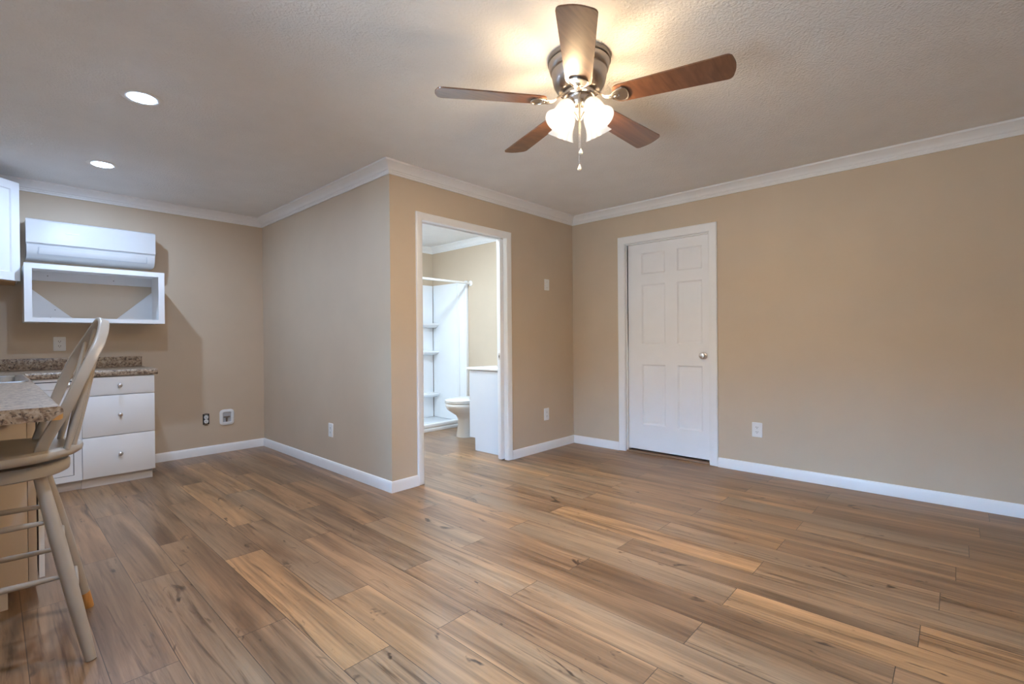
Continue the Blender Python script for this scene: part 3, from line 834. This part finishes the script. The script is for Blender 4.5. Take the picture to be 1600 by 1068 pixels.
b.lathe([(0.0, 0.652), (0.168, 0.652), (0.178, 0.658), (0.180, 0.668), (0.180, 0.690), (0.174, 0.699), (0.0, 0.700)], 56, SB)
b.build('base_plate', M['stool'], st, smooth=40)
tops = {}
def leg_at(sx, sy, z):
    t = (0.655 - z) / 0.655
    return SB @ Vector((sx * (0.098 + (0.230 - 0.098) * t), sy * (0.088 + (0.233 - 0.088) * t), z))
for sx in (1, -1):
    for sy in (-1, 1):
        zz = [0.660, 0.60, 0.50, 0.40, 0.30, 0.20, 0.10, 0.0]
        rad = [0.0175, 0.0195, 0.0215, 0.0225, 0.0222, 0.0212, 0.0192, 0.0165]
        b = MB(); b.tube([leg_at(sx, sy, z) for z in zz], rad, 20)
        lo = b.build('leg', M['stool'], st, smooth=40)
        if (sx, sy) == (1, 1):
            b = MB(); b.tube([leg_at(sx, sy, z) for z in (0.075, 0.06, 0.03, -0.0)], [0.0188, 0.0190, 0.0184, 0.0172], 20)
            b.build('leg_tip', M['barewood'], lo)['label'] = 'worn orange wood tip of the far leg'
def rung(a, b_, r=0.0095):
    a, b_ = Vector(a), Vector(b_)
    ts = [0.0, 0.12, 0.3, 0.5, 0.7, 0.88, 1.0]; rr = [0.7, 0.85, 1.05, 1.15, 1.05, 0.85, 0.7]
    bb = MB(); bb.tube([a.lerp(b_, t) for t in ts], [r * q for q in rr], 14)
    bb.build('rung', M['stool'], st, smooth=40)
for sy in (-1, 1):
    for z in (0.490, 0.298):
        rung(leg_at(-1, sy, z), leg_at(1, sy, z))
for sx in (1, -1):
    for z in (0.395, 0.205):
        rung(leg_at(sx, -1, z), leg_at(sx, 1, z), 0.0105)
# bow back
BOW = [(0.116, 2.378, 0.744), (0.129, 2.372, 0.783), (0.163, 2.366, 0.855), (0.187, 2.363, 0.900), (0.218, 2.363, 0.981), (0.237, 2.372, 1.026), (0.262, 2.390, 1.082), (0.286, 2.420, 1.136), (0.304, 2.470, 1.190),
       (0.309, 2.520, 1.218), (0.304, 2.570, 1.214), (0.284, 2.620, 1.168), (0.246, 2.680, 1.085), (0.225, 2.703, 1.032), (0.203, 2.720, 0.967), (0.182, 2.726, 0.901), (0.144, 2.718, 0.800), (0.126, 2.710, 0.744)]
def spline(P_, n):
    out = []
    for i in range(len(P_) - 1):
        p0, p1, p2, p3 = (Vector(P_[max(0, min(len(P_) - 1, k))]) for k in (i - 1, i, i + 1, i + 2))
        for k in range(n):
            t = k / n
            out.append(0.5 * ((2 * p1) + (p2 - p0) * t + (2 * p0 - 5 * p1 + 4 * p2 - p3) * t * t + (3 * p1 - p0 - 3 * p2 + p3) * t ** 3))
    out.append(Vector(P_[-1])); return out
path_b = spline(BOW, 5)
sec = [(0.0085 * math.copysign(abs(math.cos(a)) ** 0.5, math.cos(a)), 0.0180 * math.copysign(abs(math.sin(a)) ** 0.4, math.sin(a))) for a in [2 * math.pi * k / 20 for k in range(20)]]
pn0 = Vector((0.45, 0.045, -0.20)).normalized()
b = MB()
rings = []
for i, p in enumerate(path_b):
    t = (path_b[min(i + 1, len(path_b) - 1)] - path_b[max(i - 1, 0)]).normalized()
    pn = (pn0 - t * pn0.dot(t)).normalized()
    u = t.cross(pn)
    rings.append([p + u * q0 + pn * q1 for q0, q1 in sec])
b.loft(rings, True, True)
b.build('back_bow', M['stool'], st, smooth=50)
for (fx_, fy_, ty) in ((0.186, 2.392, 2.425), (0.208, 2.447, 2.475), (0.214, 2.535, 2.540), (0.208, 2.590, 2.595), (0.186, 2.636, 2.640)):
    foot = Vector((fx_, fy_, ZS1 - 0.006))
    best = min(path_b, key=lambda p: abs(p.y - ty) + (0 if p.z > 1.10 else 9))
    top = Vector((best.x - 0.002, ty, best.z))
    b = MB()
    b.tube([foot.lerp(top, q) for q in (0, 0.15, 0.4, 0.7, 1.0)], [0.0095, 0.0115, 0.0115, 0.0085, 0.0055], 12)
    b.build('spindle', M['stool'], st, smooth=40)

# ------------------------------------------------------------------ outlets and plates
def outlet(origin, a_dir, nrm_, w_, h_, label, kind='outlet', group='white wall outlets'):
    """origin: plate centre on the wall; a_dir along the wall; nrm_ out of the wall"""
    o = Vector(origin); A = Vector(a_dir); Nn = Vector(nrm_); Z = Vector((0, 0, 1))
    P = lambda a, z, d: o + A * a + Z * z + Nn * d
    t = thing('wall_outlet' if kind == 'outlet' else 'blank_plate', label, 'outlet' if kind == 'outlet' else 'wall plate', origin, group)
    b = MB()
    r0 = rounded(w_, h_, 0.006, 3); r1 = rounded(w_ - 0.006, h_ - 0.006, 0.005, 3)
    b.loft([[P(a, z, 0.0) for a, z in r0], [P(a, z, 0.003) for a, z in r0], [P(a, z, 0.006) for a, z in r1]], True)
    pl = b.build('cover_plate', M['plastic'], t, smooth=30)
    if kind == 'outlet':
        for s in (1, -1):
            c = s * 0.0195
            b = MB()
            rr = [(0.0165 * math.copysign(abs(math.cos(k)) ** 0.8, math.cos(k)), c + 0.0135 * math.copysign(abs(math.sin(k)) ** 0.7, math.sin(k))) for k in [2 * math.pi * q / 20 for q in range(20)]]
            b.loft([[P(a, z, 0.0055) for a, z in rr], [P(a, z, 0.0075) for a, z in rr]], True)
            for (ca, cz, ww, hh) in ((-0.0065, 0.003, 0.003, 0.009), (0.0065, 0.003, 0.003, 0.008), (0.0, -0.007, 0.0045, 0.0045)):
                b.quad([P(ca - ww / 2, c + cz - hh / 2, 0.0077), P(ca + ww / 2, c + cz - hh / 2, 0.0077), P(ca + ww / 2, c + cz + hh / 2, 0.0077), P(ca - ww / 2, c + cz + hh / 2, 0.0077)], 1)
            b.build('receptacle', [M['plastic'], M['slot']], t, smooth=30)
    else:
        for s in (1, -1):
            b = MB()
            b.lathe([(0.0, 0.0075), (0.003, 0.007), (0.003, 0.005)], 10, Matrix.Translation(P(0, s * 0.03, 0)) @ Nn.to_track_quat('Z', 'Y').to_matrix().to_4x4())
            b.build('plate_screw', M['nickel'], t)
    return t
outlet((XR, 1.229, 0.363), (0, -1, 0), (-1, 0, 0), 0.080, 0.122, 'white outlet on the tan wall right of the white door')
outlet((XM, 4.034, 0.352), (0, -1, 0), (-1, 0, 0), 0.078, 0.120, 'white outlet low on the grey partition left of the bathroom door')
outlet((3.855, YN, 0.366), (1, 0, 0), (0, -1, 0), 0.080, 0.124, 'white outlet low on the wall between bathroom door and room corner')
outlet((0.398, YL, 1.126), (1, 0, 0), (0, -1, 0), 0.078, 0.120, 'white outlet above the countertop backsplash')
outlet((3.876, YN, 1.688), (1, 0, 0), (0, -1, 0), 0.076, 0.114, 'white blank plate high on the wall right of the bathroom door', 'blank', None)

# uncovered receptacle near the floor of the far wall
bo = thing('bare_outlet', 'uncovered outlet in its black box without a cover plate', 'outlet', (1.467, YL, 0.357))
b = MB()
b.box(1.467 - 0.029, 1.467 + 0.029, YL - 0.0015, YL - 0.0002, 0.357 - 0.053, 0.357 + 0.053)
b.build('box_opening', M['slot'], bo)
for s in (1, -1):
    b = MB(); b.box(1.453, 1.481, YL - 0.008, YL - 0.0015, 0.357 + s * 0.050 - 0.010, 0.357 + s * 0.050 + 0.010, 0.001); b.build('mounting_ear', M['nickel_dark'], bo)
    c = 0.357 + s * 0.0205
    rr = [(0.0175 * math.copysign(abs(math.cos(k)) ** 0.8, math.cos(k)), 0.0185 * math.copysign(abs(math.sin(k)) ** 0.7, math.sin(k))) for k in [2 * math.pi * q / 20 for q in range(20)]]
    b = MB()
    b.loft([[(1.467 + a, YL - 0.0015, c + z) for a, z in rr], [(1.467 + a, YL - 0.012, c + z) for a, z in rr]], True)
    for (ca, cz, ww, hh) in ((-0.0065, 0.003, 0.004, 0.010), (0.0065, 0.003, 0.004, 0.009), (0.0, -0.008, 0.006, 0.006)):
        b.quad([(1.467 + ca - ww / 2, YL - 0.0122, c + cz - hh / 2), (1.467 + ca + ww / 2, YL - 0.0122, c + cz - hh / 2), (1.467 + ca + ww / 2, YL - 0.0122, c + cz + hh / 2), (1.467 + ca - ww / 2, YL - 0.0122, c + cz + hh / 2)], 1)
    b.build('receptacle', [M['plastic'], M['slot']], bo)

# recessed water supply box
wb = thing('water_outlet_box', 'white rounded square water supply box low on the far wall', 'outlet box', (1.655, YL, 0.357))
WBX, WBZ = 1.655, 0.356
b = MB()
def wr(w_, h_, r_, y): return [(a, y, z) for a, z in rounded(w_, h_, r_, 6, WBX, WBZ)]
b.loft([wr(0.134, 0.160, 0.034, YL - 0.0002), wr(0.134, 0.160, 0.034, YL - 0.008), wr(0.124, 0.150, 0.030, YL - 0.012), wr(0.082, 0.106, 0.012, YL - 0.012), wr(0.076, 0.100, 0.010, YL - 0.002)], cap=False)
b.build('flange', M['plastic'], wb, smooth=40)
b = MB()
b.loft([wr(0.076, 0.100, 0.010, YL - 0.002), wr(0.074, 0.098, 0.010, YL - 0.0008)], cap=True)
b.build('recess', M['ac_grey'], wb)
b = MB(); b.tube([(WBX - 0.002, YL - 0.006, WBZ - 0.045), (WBX - 0.002, YL - 0.006, WBZ - 0.005)], 0.009, 12); b.tube([(WBX - 0.03, YL - 0.010, WBZ + 0.004), (WBX + 0.026, YL - 0.010, WBZ + 0.006)], 0.006, 10)
b.build('valve', M['nickel_dark'], wb)
# ------------------------------------------------------------------ bathroom
sw = thing('shower_stall', 'white acrylic shower stall with moulded corner shelves inside the bathroom', 'shower', (3.5, 5.16, 0))
SHX0, SHY0 = 2.90, 4.780
b = MB()
b.box(SHX0, XR - 0.001, SHY0, YL - 0.001, 0.0, 0.045, 0.004)
b.box(SHX0, XR - 0.001, SHY0, SHY0 + 0.075, 0.045, 0.098, 0.012)
b.build('shower_pan', M['acrylic'], sw, smooth=40)
b = MB(); b.box(SHX0 + 0.03, XR - 0.034, YL - 0.046, YL - 0.001, 0.045, 1.905, 0.006); b.build('back_panel', M['acrylic'], sw)
b = MB()
b.box(XR - 0.030, XR - 0.001, SHY0 + 0.045, YL - 0.047, 0.045, 1.905, 0.004)
b.box(XR - 0.046, XR - 0.001, SHY0 + 0.006, SHY0 + 0.045, 0.098, 1.915, 0.006)
b.box(XR - 0.040, XR - 0.030, SHY0 + 0.16, SHY0 + 0.20, 0.10, 1.90, 0.004)
b.build('side_panel', M['acrylic'], sw)
b = MB(); b.box(SHX0, SHX0 + 0.03, SHY0 + 0.006, YL - 0.002, 0.045, 1.905, 0.004); b.build('side_panel', M['acrylic'], sw)
for z in (1.368, 0.985, 0.392):
    b = MB()
    rings = []
    for (s, dz) in ((1.0, 0.0), (1.0, -0.022), (0.82, -0.040), (0.45, -0.062)):
        poly = [(XR - 0.031, YL - 0.047)] + [(XR - 0.031 - (0.30 * s) * math.cos(R(a)) ** 0.7 if a < 90 else XR - 0.031, YL - 0.047 - 0.135 * s * math.sin(R(a)) ** 0.7) for a in range(0, 91, 10)]
        rings.append([(x, y, z + dz) for x, y in poly])
    b.loft(rings, True)
    b.build('corner_shelf', M['acrylic'], sw, smooth=40)
rod = thing('shower_rod', 'white shower curtain rod across the top of the shower stall', 'curtain rod', (3.6, 4.740, 1.880))
b = MB(); b.tube([(XR - 0.014, 4.740, 1.880), (SHX0 - 0.5, 4.740, 1.880)], 0.0145, 16); b.build('rod', M['plastic'], rod)
b = MB(); b.lathe([(0.0, 0.0), (0.036, 0.0), (0.036, 0.006), (0.024, 0.014), (0.015, 0.020), (0.0, 0.020)], 24, Matrix.Translation((XR - 0.0005, 4.740, 1.880)) @ Matrix.Rotation(R(-90), 4, 'Y'))
b.build('flange', M['plastic'], rod)

TCY = 4.27
to = thing('toilet', 'white porcelain toilet between shower stall and vanity', 'toilet', (3.95, TCY, 0))
def egg(xf, xb, hw, z, n=40, sq=1.0):
    """plan outline: rounded front at xf (towards -X), squarer back at xb"""
    cx = xf + hw * 1.12
    pts = []
    for k in range(n):
        a = 2 * math.pi * k / n
        c, s = math.cos(a), math.sin(a)
        if c < 0: x = cx + (cx - xf) * c
        else: x = cx + (xb - cx) * (c ** 0.75)
        pts.append((x, TCY + hw * math.copysign(abs(s) ** (0.9 if c < 0 else 0.75), s), z))
    return pts
b = MB()
b.loft([egg(3.690, 4.15, 0.118, 0.0), egg(3.692, 4.15, 0.117, 0.02), egg(3.700, 4.15, 0.108, 0.06), egg(3.715, 4.15, 0.100, 0.14), egg(3.715, 4.15, 0.102, 0.20), egg(3.695, 4.16, 0.115, 0.245),
        egg(3.635, 4.18, 0.150, 0.285), egg(3.575, 4.19, 0.175, 0.325), egg(3.553, 4.19, 0.184, 0.365), egg(3.551, 4.19, 0.185, 0.395), egg(3.56, 4.19, 0.178, 0.402)], True)
b.build('bowl', M['porcelain'], to, smooth=60)
b = MB()
b.loft([egg(3.552, 4.11, 0.186, 0.403), egg(3.546, 4.11, 0.190, 0.409), egg(3.546, 4.11, 0.190, 0.417), egg(3.552, 4.11, 0.186, 0.421)], True)
b.build('seat', M['porcelain'], to, smooth=50)
b = MB()
b.loft([egg(3.550, 4.11, 0.187, 0.4225), egg(3.545, 4.11, 0.191, 0.428), egg(3.547, 4.11, 0.189, 0.438), egg(3.585, 4.10, 0.160, 0.445), egg(3.70, 4.06, 0.07, 0.447)], True)
b.build('lid', M['porcelain'], to, smooth=50)
b = MB(); b.box(4.125, 4.315, TCY - 0.215, TCY + 0.215, 0.385, 0.745, 0.018, seg=3); b.box(4.10, 4.20, TCY - 0.10, TCY + 0.10, 0.30, 0.40, 0.01); b.build('tank', M['porcelain'], to)
b = MB(); b.box(4.115, 4.322, TCY - 0.225, TCY + 0.225, 0.746, 0.785, 0.010, seg=3); b.build('tank_lid', M['porcelain'], to)
b = MB(); b.tube([(4.126, TCY + 0.16, 0.69), (4.105, TCY + 0.16, 0.69), (4.100, TCY + 0.10, 0.685)], 0.006, 10); b.build('flush_lever', M['chrome'], to)

VX0, VX1, VYF = 3.372, 4.20, 3.722
va = thing('vanity', 'white bathroom vanity seen from its side beside the doorway', 'vanity', (3.79, 3.46, 0))
b = MB()
b.prism([(by0 + 0.001, 0.0), (VYF - 0.082, 0.0), (VYF - 0.082, 0.128), (VYF, 0.128), (VYF, 0.816), (by0 + 0.001, 0.816)], lambda y, z: (VX0, y, z), lambda y, z: (VX1, y, z))
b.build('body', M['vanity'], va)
MB().box(VX0 - 0.012, VX1 + 0.012, by0 + 0.001, VYF + 0.030, 0.822, 0.850, 0.006).build('vanity_top', M['porcelain'], va)
for k in range(2):
    x0 = VX0 + 0.02 + k * 0.40
    b = MB()
    b.panelled(lambda a, z, d: (a, VYF + 0.018 - d, z), (x0, x0 + 0.388), (0.15, 0.79), [(x0 + 0.055, x0 + 0.333, 0.205, 0.735)], [(0.003, 0.004), (0.006, 0.008)], 0.0175)
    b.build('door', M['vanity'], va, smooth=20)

bl = thing('bathroom_light', 'round white flush ceiling light inside the bathroom', 'ceiling light', (2.85, 4.05, CH))
b = MB(); b.lathe([(0.0, 0.0), (0.19, 0.0), (0.19, -0.03), (0.18, -0.036), (0.165, -0.036)], 48, Matrix.Translation((2.85, 4.05, CH)), cap=False); b.build('base_ring', M['plastic'], bl)
b = MB(); b.lathe([(0.178, -0.036), (0.165, -0.055), (0.12, -0.072), (0.06, -0.080), (0.0, -0.082)], 48, Matrix.Translation((2.85, 4.05, CH)), cap=False); b.build('diffuser', M['bathled'], bl)
